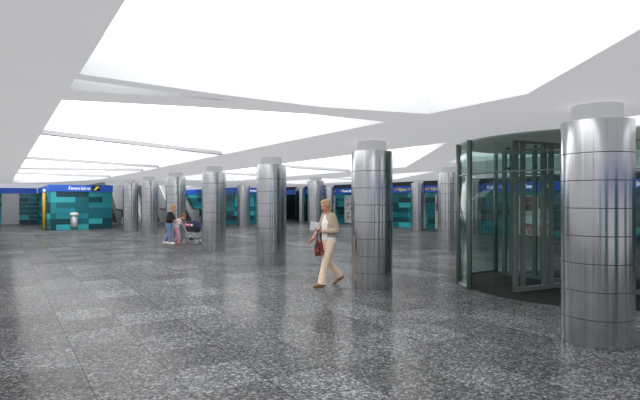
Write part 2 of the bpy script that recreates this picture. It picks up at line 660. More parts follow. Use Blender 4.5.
obj('side_sign_panel', box(bmesh.new(), o2 - 0.09, o2 - 0.02, -0.03, 8.95, 2.12, 2.49), BLUE, ki)
lettering('lettering', 'Ferenc körút', 0.19, WHITE, sb, Matrix.Translation((3.19 - KX0 + o2, -0.11, 2.22)) @ Matrix.Rotation(PI / 2, 4, 'X'), 1.13)
bm = box(bmesh.new(), 4.38 - KX0 + o2, 4.80 - KX0 + o2, -0.112, -0.1, 2.16, 2.46)
sy = obj('symbol_plate', bm, BLACK, sb)
bm = bmesh.new()
Ms = Matrix.Translation((4.38 - KX0 + o2, -0.118, 2.16))
for q in ([(.09, .04), (.17, .04), (.30, .17), (.36, .17), (.36, .23), (.27, .23), (.09, .10)], [(.17, .13), (.29, .20), (.33, .26), (.2, .26), (.16, .2)]):
    f = bm.faces.new([bm.verts.new(Ms @ Vector((x, 0, z))) for x, z in q])
    ext = bmesh.ops.extrude_face_region(bm, geom=[f])
    for v in [g for g in ext['geom'] if isinstance(g, bmesh.types.BMVert)]:
        v.co.y += 0.006
obj('escalator_symbol', bm, YELLOW, sb)

# yellow post by the kiosk side
yp = thing('yellow_post', 'yellow upright post beside the left kiosk, small white sign on top', 'post', (2.04, 30.9, 0))
bm = tube(bmesh.new(), [(0, 0, 0.0), (0, 0, 2.06)], 0.08, 14)
obj('pole', bm, mat('post_yellow', rgb(228, 184, 44), 0.5, var=0.05), yp)
obj('foot_plate', bevel(box(bmesh.new(), -0.12, 0.12, -0.12, 0.12, 0, 0.03), 0.008), BLACK, yp)
sg = obj('sign_plate', box(bmesh.new(), -0.1, 0.1, -0.03, 0.03, 2.06, 2.3), BLUE, yp)
obj('emblem', tube(bmesh.new(), [(0, -0.03, 2.18), (0, -0.04, 2.18)], 0.07, 16), WHITE, sg)

# wall bin on the kiosk
bn = thing('litter_bin', 'silver half round litter bin with white lid on left kiosk', 'bin', (3.46, KY - 0.07, 0.12))
bm = bmesh.new()
R = 0.195
prof = [(0.16, 0), (0.185, 0.03), (R, 0.06), (R, 0.66)]
N = 18
rings = [[bm.verts.new((r * math.cos(PI + PI * k / N), r * 1.35 * math.sin(PI + PI * k / N), z)) for k in range(N + 1)] for r, z in prof]
for i in range(3):
    for k in range(N):
        bm.faces.new((rings[i][k], rings[i][k + 1], rings[i + 1][k + 1], rings[i + 1][k])).smooth = True
for i in range(3):
    bm.faces.new((rings[i][0], rings[i + 1][0], rings[i + 1][N], rings[i][N]))
bm.faces.new(rings[0]); bm.faces.new(rings[-1])
obj('bin_body', bm, SATIN, bn)
bm = bmesh.new()
prof = [(R + 0.02, 0.66), (R + 0.035, 0.70), (R + 0.035, 0.79), (R, 0.83)]
rings = [[bm.verts.new((r * math.cos(PI + PI * k / N), r * 1.3 * math.sin(PI + PI * k / N), z)) for k in range(N + 1)] for r, z in prof]
for i in range(3):
    for k in range(N):
        bm.faces.new((rings[i][k], rings[i][k + 1], rings[i + 1][k + 1], rings[i + 1][k])).smooth = True
    bm.faces.new((rings[i][0], rings[i + 1][0], rings[i + 1][N], rings[i][N]))
bm.faces.new(rings[0]); bm.faces.new(rings[-1])
obj('lid', bm, mat('bin_lid_white', rgb(226, 228, 230), 0.4), bn)

# ------------------------------------------------------------------ middle teal block
BX0, BX1, BY = 13.1, 17.0, 30.5
k2 = thing('tiled_kiosk', 'second teal tiled kiosk, behind the columns in the middle', 'kiosk', ((BX0 + BX1) / 2, BY, 0))
W2 = BX1 - BX0
o3 = -W2 / 2
bm = bmesh.new()
tiled(bm, W2, 7, 0.303, Matrix.Translation((o3, 0, 0)), 17, mod=0.7, relief=0.03, wts=(2, 4, 4, 2))
obj('front_tiles', bm, TEALS, k2)
bm = bmesh.new()
tiled(bm, 15.0, 7, 0.303, Matrix.Translation((o3, 15.0, 0)) @ Matrix.Rotation(-PI / 2, 4, 'Z'), 31, mod=2.6, relief=0.05, wts=(3, 4, 3, 2))
obj('side_tiles', bm, TEALS, k2)
obj('core', box(bmesh.new(), o3 + 0.001, -o3, 0.001, 15.0, 0, 2.44), TEALS[3], k2)
sb = obj('sign_panel', box(bmesh.new(), o3 - 0.09, -o3, -0.1, -0.032, 2.12, 2.49), BLUE, k2)
obj('side_sign_panel', box(bmesh.new(), o3 - 0.09, o3 - 0.02, -0.03, 14.9, 2.12, 2.49), BLUE, k2)
lettering('lettering', 'Ferenc körút', 0.2, WHITE, sb, Matrix.Translation((14.05 - BX0 + o3, -0.11, 2.21)) @ Matrix.Rotation(PI / 2, 4, 'X'), 1.4)

# ------------------------------------------------------------------ right wall sign band and posters
Mt = Matrix.Rotation(-PI / 2, 4, 'Z') @ Matrix.Rotation(PI / 2, 4, 'X')


def wall_y(px):
    a = (px - 320) / FPX
    return RW * (-a * SN + CS) / (a * CS + SN)


sgn = thing('sign_band', 'long blue sign band with yellow arrows and lettering along the right wall', 'sign', (RW - 0.06, 12.0, 2.1), group='blue sign bands')
obj('panel', box(bmesh.new(), -0.06, 0.06, -17.5, 29.0, 0, 0.38), BLUE, sgn)
for (xa, xb, s_, m_, h_) in ((344, 356, 'Ferenc körút', WHITE, .19), (384, 394, 'Üllői út', WHITE, .17), (400, 408, 'Kijárat', YELLOW, .19), (425, 428, 'út', YELLOW, .17),
                             (432.5, 441, 'Kijárat', YELLOW, .19), (464, 471, 'Kijárat', WHITE, .18), (489, 500, 'Kijárat', WHITE, .18), (527, 535, 'Ferenc', WHITE, .19), (543, 556, 'Kijárat', YELLOW, .2), (634, 646, 'Kijárat', WHITE, .2)):
    ya, yb = wall_y(xa), wall_y(xb)
    lettering('lettering', s_, h_, m_, sgn, Matrix.Translation((-0.067, ya - 12.0, 0.10)) @ Mt, ya - yb)
for xa in (342.3, 397.5, 410.5, 429.5, 462.5, 503, 524):
    y = wall_y(xa) - 12.0
    bm = bmesh.new()
    q = [(-0.10, .07), (.0, .07), (.0, 0.02), (.13, .12), (.0, .22), (.0, .17), (-0.10, .17)]
    f = bm.faces.new([bm.verts.new((-0.072, y - u, 0.08 + v)) for u, v in q])
    ex = bmesh.ops.extrude_face_region(bm, geom=[f])
    for v in [g for g in ex['geom'] if isinstance(g, bmesh.types.BMVert)]:
        v.co.x += 0.012
    obj('arrow', bm, ORANGE, sgn)


def poster_material(name, stops, scale):
    t = NT(name)
    b = t.n('ShaderNodeBsdfPrincipled')
    tc = t.n('ShaderNodeTexCoord')
    nz = t.n('ShaderNodeTexNoise')
    nz.inputs['Scale'].default_value = scale
    nz.inputs['Detail'].default_value = 2
    nz.inputs['Distortion'].default_value = 0.6
    t.l(tc.outputs['Object'], nz.inputs['Vector'])
    t.l(t.ramp(nz.outputs['Fac'], stops, 'CONSTANT'), b.inputs['Base Color'])
    b.inputs['Roughness'].default_value = 0.35
    t.l(b.outputs[0], t.out.inputs[0])
    return t.m


P_GREY = poster_material('poster_grey_print', [(0.0, rgb(60, 62, 66)), (0.36, rgb(170, 170, 172)), (0.44, rgb(226, 226, 228)), (0.64, rgb(170, 104, 104)), (0.68, rgb(214, 214, 216))], 1.8)
P_ROSE = poster_material('poster_rose_print', [(0.0, rgb(90, 60, 58)), (0.40, rgb(172, 120, 108)), (0.5, rgb(222, 180, 168)), (0.6, rgb(236, 224, 214)), (0.68, rgb(140, 70, 64))], 3.4)
P_BROWN = poster_material('poster_brown_print', [(0.0, rgb(52, 34, 34)), (0.42, rgb(116, 66, 62)), (0.55, rgb(150, 92, 86)), (0.64, rgb(210, 170, 160))], 3.8)
P_BEIGE = mat('poster_beige', rgb(206, 190, 172), 0.5, var=0.2, scale=14)
P_PALE = mat('poster_pale', rgb(206, 226, 218), 0.5, var=0.03)
P_LINE = mat('poster_text_grey', rgb(150, 138, 124), 0.5)


def poster(label, y0, y1, z0, z1, cells):
    yc, w = (y0 + y1) / 2, (y1 - y0)
    p = thing('poster', label, 'poster', (RW - 0.08, yc, z0), group='posters on the right wall')
    bm = box(bmesh.new(), -0.01, 0.03, -w / 2, w / 2, 0, z1 - z0)
    obj('backing', bm, P_PALE, p)
    h = z1 - z0
    for (u0, u1, v0, v1, m) in cells:      # u from the left edge as one faces the wall
        bm = box(bmesh.new(), -0.016, -0.01, w / 2 - u1 * w, w / 2 - u0 * w, v0 * h, v1 * h)
        obj('picture', bm, m, p)
    return p


poster('pale grey photo poster on right wall, left edge of central column', 25.6, 28.1, 0.05, 1.98, [(0.02, 0.98, 0.02, 0.98, P_GREY)])
poster('rose and cream poster on right wall, just left of the column beside the glass door', 17.6, 19.45, 0.05, 1.98, [(0.02, 0.98, 0.5, 0.98, P_ROSE), (0.02, 0.98, 0.02, 0.48, P_BEIGE)])
pp = poster('large brown and rose collage poster seen through the glass revolving door', 12.45, 14.6, 0.02, 1.84, [
    (0.02, 0.20, 0.02, 0.98, P_BROWN), (0.24, 0.62, 0.62, 0.98, P_BROWN), (0.24, 0.62, 0.5, 0.61, P_BEIGE), (0.24, 0.62, 0.02, 0.3, P_ROSE),
    (0.66, 0.98, 0.68, 1.0, P_BROWN), (0.66, 0.86, 0.42, 0.67, P_BEIGE), (0.86, 0.98, 0.42, 0.67, P_ROSE), (0.66, 0.98, 0.02, 0.31, P_ROSE)])

# =================================================================== COLUMNS
R_C, H_C, R_N = 0.386, 2.555, 0.272


def sleeve_mesh():
    bm = bmesh.new()
    prof, mis = [], []
    n = 8
    pitch = H_C / 8.2
    g = 0.0045
    for k in range(n):
        z0, z1 = k * pitch, ((k + 1) * pitch if k < n - 1 else H_C)
        prof.append((R_C, z0 + (g if k else 0.0)))
        prof.append((R_C, z1 - (g if k < n - 1 else 0.0)))
        mis.append(0)
        if k < n - 1:
            prof.append((R_C - 0.012, z1 - g)); prof.append((R_C - 0.012, z1 + g))
            mis += [1, 1, 1]
    prof.append((R_N - 0.01, H_C)); mis.append(2)
    lathe(bm, prof, 72, mis)
    me = bpy.data.meshes.new('steel_cladding')
    bm.to_mesh(me); bm.free()
    for m in (STEEL, GROOVE, SATIN):
        me.materials.append(m)
    return me


def neck_mesh():
    bm = bmesh.new()
    lathe(bm, [(R_N, H_C - 0.03), (R_N, CEIL - 0.001)], 64)
    me = bpy.data.meshes.new('neck')
    bm.to_mesh(me); bm.free()
    me.materials.append(NECK)
    return me


SL, NK = sleeve_mesh(), neck_mesh()
first = None
for (x, y, lab) in (
    (5.85, 3.03, 'nearest and largest steel clad column, at right before the glass revolving door'),
    (5.87, 7.20, 'tall steel clad column just right of the walking woman'),
    (5.85, 11.25, 'steel clad column standing between the pram and the walking woman'),
    (5.87, 15.35, 'steel clad column standing right behind the hood of the pram'),
    (5.87, 19.50, 'steel clad column directly behind the two people with the pram'),
    (5.92, 23.80, 'steel clad column left of the pair with the pram, nearer of two in the gap'),
    (5.90, 27.73, 'farthest left steel clad column, closest to the teal kiosk with the bin'),
    (12.60, 27.90, 'slim far column before the middle teal kiosk, without people near it'),
    (12.62, 19.70, 'steel clad column rising behind the head of the walking woman'),
    (18.85, 31.50, 'small far column before the dark wall, left of the walking woman'),
    (18.90, 27.70, 'small far column just right of the head of the walking woman'),
    (18.90, 19.25, 'far column before the teal right wall, middle of the gap right of the central column'),
    (12.48, 11.25, 'steel clad column at left edge of the glass revolving door'),
    (18.90, 15.55, 'far column seen through the left glass of the revolving door')):
    if first is None:
        r = thing('column', lab, 'column', (x, y, 0), group='steel clad columns')
        c1 = bpy.data.objects.new('steel_cladding', SL); COL.objects.link(c1); c1.parent = r
        c2 = bpy.data.objects.new('neck', NK); COL.objects.link(c2); c2.parent = r
        r['kind'] = 'thing'
        first = r
    else:
        r = first.copy(); COL.objects.link(r); r.location = (x, y, 0); r['label'] = lab
        for ch in list(first.children):
            c = ch.copy(); COL.objects.link(c); c.parent = r
    r.rotation_euler.z = random.random() * 6

# =================================================================== REVOLVING DOOR
DC = Vector((9.2, 5.15, 0))
DR = 2.17
dr = thing('revolving_door', 'large round glass revolving door with grey metal frame at right', 'revolving door', DC)


def arc(bm, r, a0, a1, z0, z1, th, seg=40):
    n = max(4, int(seg * abs(a1 - a0) / PI))
    prev = None
    for k in range(n + 1):
        a = a0 + (a1 - a0) * k / n
        cs, sn = math.cos(a), math.sin(a)
        q = [bm.verts.new((rr * cs, rr * sn, z)) for rr, z in ((r - th, z0), (r, z0), (r, z1), (r - th, z1))]
        if prev:
            for i in range(4):
                f = bm.faces.new((prev[i], prev[(i + 1) % 4], q[(i + 1) % 4], q[i]))
                f.smooth = i in (1, 3)
        else:
            bm.faces.new(q[::-1])
        prev = q
    bm.faces.new(prev)
    return bm


def ca(deg):  # direction in the camera plan -> world angle
    return math.radians(deg) - TH


ZT = 2.12
ARCS = ((ca(112), ca(189)), (ca(292), ca(374)))
for a0, a1 in ARCS:
    obj('curved_glass', arc(bmesh.new(), DR, a0, a1, 0.05, ZT, 0.012), GLASS, dr)
    obj('bottom_rail', arc(bmesh.new(), DR + 0.012, a0, a1, 0, 0.05, 0.036), FRAME, dr)
    for a in (a0, a1, (a0 + a1 * 3) / 4 if a0 == ca(112) else (a0 + a1) / 2):
        bm = tube(bmesh.new(), [(DR * math.cos(a), DR * math.sin(a), 0), (DR * math.cos(a), DR * math.sin(a), CEIL - 0.001)], 0.05, 12)
        obj('post', bm, FRAME, dr)
obj('fascia_glass', arc(bmesh.new(), DR, 0, 2 * PI, ZT, CEIL - 0.002, 0.012, 48), GLASS, dr)
obj('transom', arc(bmesh.new(), DR + 0.006, 0, 2 * PI, ZT - 0.012, ZT + 0.012, 0.03, 48), FRAME, dr)
for deg in (215, 227, 240, 254):
    for z in (ZT + 0.05, 2.50):
        a = ca(deg)
        p = Vector((DR * math.cos(a), DR * math.sin(a), z))
        n = Vector((math.cos(a), math.sin(a), 0))
        obj('glass_clamp', tube(bmesh.new(), [p - n * 0.03, p + n * 0.02], 0.02, 12), BLACK, dr)
bm = bmesh.new()
lathe(bm, [(0.0001, 0.012), (DR - 0.12, 0.012), (DR - 0.10, 0.002)], 64)
obj('floor_mat', bm, MATM, dr)
bm = bmesh.new()
lathe(bm, [(0.0001, CEIL - 0.03), (DR - 0.03, CEIL - 0.03), (DR - 0.03, CEIL - 0.002), (0.0001, CEIL - 0.002)], 64, [0, 0, 0])
obj('soffit', bm, mat('soffit_grey_glow', rgb(160, 166, 165), 0.5, var=0.02, emit=0.2), dr)  # soffit given some emission to look brighter behind the glass
WZ = CEIL - 0.045
obj('centre_shaft', tube(bmesh.new(), [(0, 0, 0.012), (0, 0, WZ)], 0.09, 20), FRAME, dr)
for k in range(4):
    a = ca((205, 124, 25, 304)[k])
    M = Matrix.Rotation(a, 4, 'Z')
    bm = bmesh.new()
    box(bm, 0.09, 2.06, -0.006, 0.006, 0.12, WZ - 0.05, 0, M)
    wg = obj('wing_glass', bm, GLASS_CLEAR, dr)
    bm = bmesh.new()
    for (u0, u1) in ((0.64, 0.72), (0.82, 0.90), (1.36, 1.43), (1.53, 1.61)):
        box(bm, u0, u1, -0.03, 0.03, 0.02, WZ, 0, M)
    obj('stile', bm, FRAME, wg)
    bm = bmesh.new()
    box(bm, 0.09, 1.61, -0.025, 0.025, 0.02, 0.10, 0, M)
    box(bm, 0.09, 1.61, -0.025, 0.025, WZ - 0.04, WZ, 0, M)
    box(bm, 0.09, 1.61, -0.02, 0.02, ZT - 0.012, ZT + 0.012, 0, M)
    obj('rail', bm, FRAME, wg)

# =================================================================== ESCALATORS
ESC_SIDE = mat('escalator_panel', rgb(196, 198, 200), 0.35, metal=0.3, var=0.03)
RUBBER = mat('handrail_rubber', rgb(20, 21, 23), 0.45)
STEP = mat('escalator_step', rgb(92, 96, 100), 0.45, metal=0.6)
SLOPE = math.tan(math.radians(32))


def esc_path(h, back=0.0):
    """side profile: newel turn, level run, then the climb"""
    pts = []
    for k in range(9):
        a = -PI / 2 - PI * k / 8
        pts.append((0.30 + 0.30 * math.cos(a), h - 0.30 + 0.30 * math.sin(a)))
    pts += [(0.9, h), (1.6, h)]
    for k in range(1, 5):
        u = k / 4
        pts.append((1.6 + 0.8 * u, h + SLOPE * 0.8 * u * u / 2))
    y0, z0 = pts[-1]
    pts.append((y0 + 7.2, z0 + SLOPE * 7.2))
    return pts


def make_escalator(loc, label):
    e = thing('escalator', label, 'escalator', loc, group='escalators climbing at the back')
    rail = esc_path(0.97)
    for s_ in (-1, 1):
        x = 0.60 * s_
        obj('handrail', tube(bmesh.new(), [(x, y, z) for y, z in rail], 0.055, 10), RUBBER, e, smooth=True)
        bm = bmesh.new()
        top = [(y, z - 0.05) for y, z in rail[5:]]
        prev = None
        for (y, z) in top:
            zb = max(0.0, z - 1.02)
            q = [bm.verts.new((x + dx, y, zz)) for dx, zz in ((-0.04, zb), (0.04, zb), (0.04, z), (-0.04, z))]
            if prev:
                for i in range(4):
                    bm.faces.new((prev[i], prev[(i + 1) % 4], q[(i + 1) % 4], q[i]))
            else:
                bm.faces.new(q[::-1])
            prev = q
        bm.faces.new(prev)
        obj('balustrade', bm, ESC_SIDE, e)
    bm = bmesh.new()
    y, z = 0.6, 0.03
    box(bm, -0.5, 0.5, 0.0, 1.7, 0, 0.03)
    for k in range(19):
        y0 = 1.7 + k * 0.4
        z1 = 0.03 + (k + 0.5) * 0.4 * SLOPE
        box(bm, -0.5, 0.5, y0, y0 + 0.4, max(0, z1 - 0.4), z1)
    obj('steps', bm, STEP, e)
    bm = bmesh.new()
    for x in (-0.72, 0.72):
        q = [(1.0, 0), (9.0, 0), (9.0, 4.6), (2.2, 0.28), (1.0, 0.12)]
        lo = [bm.verts.new((x - 0.04, yy, zz)) for yy, zz in q]
        hi = [bm.verts.new((x + 0.04, yy, zz)) for yy, zz in q]
        bm.faces.new(lo[::-1]); bm.faces.new(hi)
        for i in range(5):
            bm.faces.new((lo[i], lo[(i + 1) % 5], hi[(i + 1) % 5], hi[i]))
    obj('truss_cladding', bm, ESC_SIDE, e)
    return e


for x, lab in ((6.5, 'escalator at left, climbing right beside the kiosk with the litter bin'),
               (9.6, 'middle escalator, between the columns left of the standing pair'),
               (12.05, 'right escalator, climbing beside the middle teal kiosk above the pram')):
    make_escalator((x, 35.9, 0), lab)

la = bpy.data.lights.new('escalator_fill_light', 'AREA')  # unseen fill light added to brighten the dark escalator well
la.shape = 'RECTANGLE'
la.size, la.size_y, la.energy = 6.5, 6.0, 800
lo_ = bpy.data.objects.new('escalator_fill_light', la)
COL.objects.link(lo_)
lo_.location = (9.3, 41.5, 6.8)

# pendant lamp above the right escalator
pl = thing('pendant_lamp', 'cream teardrop lamp hanging by the right escalator', 'lamp', (11.75, 38.0, 2.0))
bm = bmesh.new()
lathe(bm, [(0.001, 0.0), (0.06, 0.03), (0.10, 0.12), (0.145, 0.30), (0.15, 0.42), (0.11, 0.54), (0.03, 0.60), (0.001, 0.605)], 24)
obj('lamp_shade', bm, mat('lamp_cream', rgb(236, 222, 186), 0.5, emit=0.25), pl)
obj('cord', tube(bmesh.new(), [(0, 0, 0.6), (0, 0, 0.749)], 0.008, 6), BLACK, pl)


# =================================================================== PEOPLE
def skin(c):
    return mat('skin_%d' % c[0], rgb(*c), 0.55, var=0.05, scale=20)


def frame_from(d, nrm):
    d = Vector(d).normalized()
    nrm = Vector(nrm)
    nrm = (nrm - d * nrm.dot(d)).normalized()
    return d, nrm, nrm.cross(d).normalized()


def hand(bm, wrist, d, nrm, curl=0.5, side=1, k=1.0):
    """palm with five separate bent fingers; nrm points out of the palm, thumb on the given side"""
    d, nrm, t_ = frame_from(d, nrm)
    t_ = t_ * side
    w = Vector(wrist)
    # palm as short parallel bones
    for i in range(4):
        o = (i - 1.5) * 0.019 * k
        capsule(bm, w + t_ * o * 0.55, w + d * 0.085 * k + t_ * o, 0.014 * k, 0.0115 * k, 8)
    ln = (0.064, 0.074, 0.069, 0.054)
    for i in range(4):
        o = (1.5 - i) * 0.0205 * k
        p = w + d * 0.085 * k + t_ * o
        dirv = d.copy()
        for sgm in range(3):
            an = curl * (0.45 + 0.3 * sgm)
            dirv = (dirv * math.cos(an) + nrm * math.sin(an)).normalized()
            q = p + dirv * ln[i] * k * (0.45, 0.32, 0.25)[sgm]
            capsule(bm, p, q, (0.0092 - 0.001 * sgm) * k, (0.0085 - 0.001 * sgm) * k, 7)
            p = q
    p = w + d * 0.028 * k + t_ * 0.026 * k
    dv = (d * 0.7 + t_ * 0.7 + nrm * 0.25).normalized()
    q = p + dv * 0.038 * k
    capsule(bm, p, q, 0.012 * k, 0.0095 * k, 7)
    dv = (d * 0.9 + t_ * 0.15 + nrm * (0.2 + 0.5 * curl)).normalized()
    capsule(bm, q, q + dv * 0.03 * k, 0.0095 * k, 0.008 * k, 7)


def head(bm, c, fwd, up, k=1.0):
    """skull, jaw, nose, ears, brow; returns the head's axes"""
    f = Vector(fwd).normalized()
    u = Vector(up)
    u = (u - f * u.dot(f)).normalized()
    s_ = u.cross(f)
    R3 = Matrix((f, s_, u)).transposed()
    c = Vector(c)

    def at_(a, b, e):
        return c + (f * a + s_ * b + u * e) * k
    ball(bm, at_(-0.012, 0, 0.03), (0.094 * k, 0.073 * k, 0.086 * k), R3)
    ball(bm, at_(0.02, 0, -0.035), (0.064 * k, 0.056 * k, 0.078 * k), R3)
    ball(bm, at_(0.05, 0, -0.088), (0.024 * k, 0.028 * k, 0.02 * k), R3)
    capsule(bm, at_(0.082, 0, 0.008), at_(0.100, 0, -0.028), 0.007 * k, 0.0105 * k, 8)
    for b in (-1, 1):
        ball(bm, at_(-0.005, 0.075 * b, -0.012), (0.018 * k, 0.010 * k, 0.03 * k), R3)
        ball(bm, at_(0.06, 0.03 * b, -0.03), (0.02 * k, 0.02 * k, 0.018 * k), R3)
    return at_, R3


def face_parts(at_, R3, parent, k=1.0, dark=(60, 42, 34)):
    for b in (-1, 1):
        bm = bmesh.new()
        ball(bm, at_(0.070, 0.030 * b, 0.004), (0.009 * k, 0.012 * k, 0.006 * k), R3, 10, 8)
        obj('eye', bm, mat('eye_dark', rgb(*dark), 0.3), parent)
    bm = bmesh.new()
    ball(bm, at_(0.083, 0, -0.058), (0.007 * k, 0.022 * k, 0.007 * k), R3, 10, 8)
    obj('lips', bm, mat('lips_rose', rgb(176, 96, 88), 0.5), parent)


def shoe(name, ankle, toe_dir, mats, parent, L=0.25, pitch=0.0, k=1.0, drop=0.075):
    """closed low shoe under the ankle; pitch lifts the heel"""
    d = Vector((toe_dir[0], toe_dir[1], 0)).normalized()
    s_ = Vector((-d.y, d.x, 0))
    a = Vector(ankle)
    q = Quaternion(s_, pitch)
    bm = bmesh.new()

    def P(f, l, u):
        return a + q @ (d * f * k + s_ * l * k + Vector((0, 0, u * k)))
    capsule(bm, P(-0.045, 0, -drop + 0.04), P(0.02, 0, -drop + 0.045), 0.038 * k, 0.042 * k, 12)
    capsule(bm, P(0.02, 0, -drop + 0.042), P(L - 0.10, 0.005, -drop + 0.03), 0.042 * k, 0.036 * k, 12)
    capsule(bm, P(L - 0.13, 0.012, -drop + 0.028), P(L - 0.085, 0.0, -drop + 0.024), 0.036 * k, 0.026 * k, 12)
    for (f0, f1, w) in ((-0.075, 0.03, 0.033), (0.03, L - 0.09, 0.038)):
        for l in (-1, 1):
            capsule(bm, P(f0 + 0.01, l * (w - 0.012), -drop + 0.012), P(f1, l * (w - 0.010), -drop + 0.012), 0.012 * k, 0.012 * k, 8)
    remeshed(name, bm, mats, parent, 0.007, 4)


# ---- woman walking past the central column
p = world(0.165, 9.45)
hx, hy = -0.86, -0.51
hd = Vector((hx * CS + hy * SN, -hx * SN + hy * CS))
wo = thing('person', 'woman in beige cardigan and patterned cream trousers walking with papers and handbag', 'person', p, math.atan2(hd.y, hd.x))
SK = skin((206, 150, 124))
bm = bmesh.new()
HC = Vector((0.085, 0.01, 1.535))
at_, R3 = head(bm, HC, (0.93, 0.16, -0.30), (0.28, 0, 1))
chain(bm, [(0.0, 0, 1.34), (0.03, 0, 1.42), (0.055, 0, 1.49)], [0.062, 0.052, 0.052])
loft(bm, [(0, 0, 0.82, .09, .14), (0, 0, 0.92, .10, .155), (0, 0, 1.04, .085, .125), (0.005, 0, 1.2, .10, .14), (0.0, 0, 1.33, .08, .13), (0.0, 0, 1.39, .05, .07)])
LA = [(0.0, .165, 1.345), (-0.05, .225, 1.06), (0.22, .10, 1.055)]
RA = [(0.0, -.165, 1.345), (0.07, -.215, 1.08), (0.25, -.185, 0.90)]
for A in (LA, RA):
    chain(bm, A, [0.042, 0.036, 0.026])
hand(bm, LA[2], (0.75, -0.35, 0.25), (-0.25, -0.3, 0.9), 0.55, side=-1)
hand(bm, RA[2], (0.75, 0.05, -0.66), (-0.4, 0.85, -0.2), 0.6, side=-1)
LL = [(0.0, .085, 0.86), (0.13, .095, 0.47), (0.20, .08, 0.09)]
RL = [(0.0, -.085, 0.86), (-0.04, -.09, 0.46), (-0.31, -.09, 0.165)]
for A in (LL, RL):
    chain(bm, A, [0.085, 0.052, 0.036])
body = remeshed('body', bm, SK, wo, 0.0065, 3)
face_parts(at_, R3, wo)
# trousers
bm = bmesh.new()
loft(bm, [(0, 0, 0.80, .10, .15), (0, 0, 0.88, .112, .168), (0, 0, 0.98, .098, .145)])
chain(bm, [(0, .085, .85), (.07, .09, .65), (.13, .095, .46), (.18, .085, .22)], [.100, .088, .074, .072])
chain(bm, [(0, -.085, .85), (-.02, -.09, .65), (-.05, -.09, .46), (-.19, -.09, .29)], [.100, .088, .074, .072])
tube(bm, [(.165, .087, .30), (.185, .083, .18), (.20, .08, .05)], [.070, .078, .088], 14)
tube(bm, [(-.13, -.09, .36), (-.21, -.09, .27), (-.315, -.09, .145)], [.070, .076, .084], 14)
tm = NT('patterned_trousers')
b_ = tm.n('ShaderNodeBsdfPrincipled')
tcn = tm.n('ShaderNodeTexCoord')
vv = tm.n('ShaderNodeTexVoronoi'); vv.inputs['Scale'].default_value = 34
tm.l(tcn.outputs['Object'], vv.inputs['Vector'])
tm.l(tm.ramp(vv.outputs['Distance'], [(0.0, rgb(196, 140, 112)), (0.28, rgb(214, 178, 150)), (0.45, rgb(238, 218, 196))]), b_.inputs['Base Color'])
b_.inputs['Roughness'].default_value = 0.85
tm.l(b_.outputs[0], tm.out.inputs[0])
remeshed('trousers', bm, tm.m, wo, 0.010, 5)
# white shirt: hem below the cardigan and the open front
bm = bmesh.new()
loft(bm, [(0, 0, 0.875, .122, .178), (0, 0, 0.98, .112, .158), (0.004, 0, 1.1, .105, .145), (0.008, 0, 1.22, .115, .145), (0.0, 0, 1.31, .09, .12)])
chain(bm, [(.075, .0, 1.0), (.085, 0, 1.2), (.062, 0, 1.33)], [.058, .062, .042])
remeshed('shirt', bm, mat('white_cotton', rgb(232, 230, 226), 0.85), wo, 0.010, 4)
# cardigan
bm = bmesh.new()
loft(bm, [(-.012, 0, 0.945, .125, .186), (-.012, 0, 1.04, .112, .165), (-.01, 0, 1.2, .122, .172), (-.012, 0, 1.31, .102, .160), (-.012, 0, 1.375, .07, .105), (-.012, 0, 1.41, .055, .065)])
chain(bm, [(-.003, .155, 1.345), (-.03, .205, 1.2), (-.05, .23, 1.06), (.06, .17, 1.05), (.17, .125, 1.053)], [.064, .057, .052, .047, .043])
chain(bm, [(-.003, -.155, 1.345), (.03, -.20, 1.2), (.07, -.215, 1.08), (.17, -.20, .98)], [.064, .056, .05, .041])
remeshed('cardigan', bm, mat('beige_knit', rgb(176, 162, 142), 0.95, var=0.14, scale=70, bump=0.3), wo, 0.010, 4)
# hair
bm = bmesh.new()
ball(bm, at_(-0.036, 0, 0.048), (0.092, 0.080, 0.080), R3)
ball(bm, at_(-0.072, 0, -0.01), (0.054, 0.074, 0.086), R3)
ball(bm, at_(0.012, 0.0, 0.092), (0.066, 0.062, 0.030), R3)
for s_ in (-1, 1):
    ball(bm, at_(-0.025, 0.066 * s_, 0.01), (0.045, 0.022, 0.06), R3)
    ball(bm, at_(-0.07, 0.035 * s_, -0.085), (0.04, 0.036, 0.035), R3)
remeshed('hair', bm, mat('blond_hair', rgb(186, 156, 116), 0.6, var=0.25, scale=60), wo, 0.008, 3)
TAN = mat('tan_leather', rgb(142, 104, 62), 0.5)
shoe('shoe', (.20, .08, .085), (1, 0.08), TAN, wo, 0.26, 0.0)
shoe('shoe', (-.30, -.09, .14), (1, -0.05), TAN, wo, 0.25, 0.5)

# papers held in her left hand, handbag on her left wrist
Rz = Matrix.Rotation(math.atan2(hd.y, hd.x), 4, 'Z')


def at_woman(v):
    return p + (Rz @ Vector(v))


M = Matrix.Rotation(-0.25, 4, 'Y') @ Matrix.Rotation(0.9, 4, 'Z')
bm = bmesh.new()
for k in range(4):
    box(bm, -0.075, 0.075, -0.006 + k * 0.004, -0.003 + k * 0.004, -0.08 + 0.002 * k, 0.085, 0, Matrix.Rotation(0.03 * k, 4, 'Y'))
pa = obj('paper_stack', bm, mat('paper_white', rgb(240, 241, 246), 0.7, var=0.02))
pa.location = at_woman((.345, .04, 1.155))
pa.rotation_euler = (0.35, 0.12, -0.15 + math.radians(-20))
tag(pa, 'white sheets of paper held in the hand of the walking woman', 'paper')
hbm = NT('patterned_bag')
b_ = hbm.n('ShaderNodeBsdfPrincipled')
tcn = hbm.n('ShaderNodeTexCoord')
vv = hbm.n('ShaderNodeTexVoronoi'); vv.inputs['Scale'].default_value = 26
hbm.l(tcn.outputs['Object'], vv.inputs['Vector'])
cc = hbm.n('ShaderNodeSeparateColor')
hbm.l(vv.outputs['Color'], cc.inputs[0])
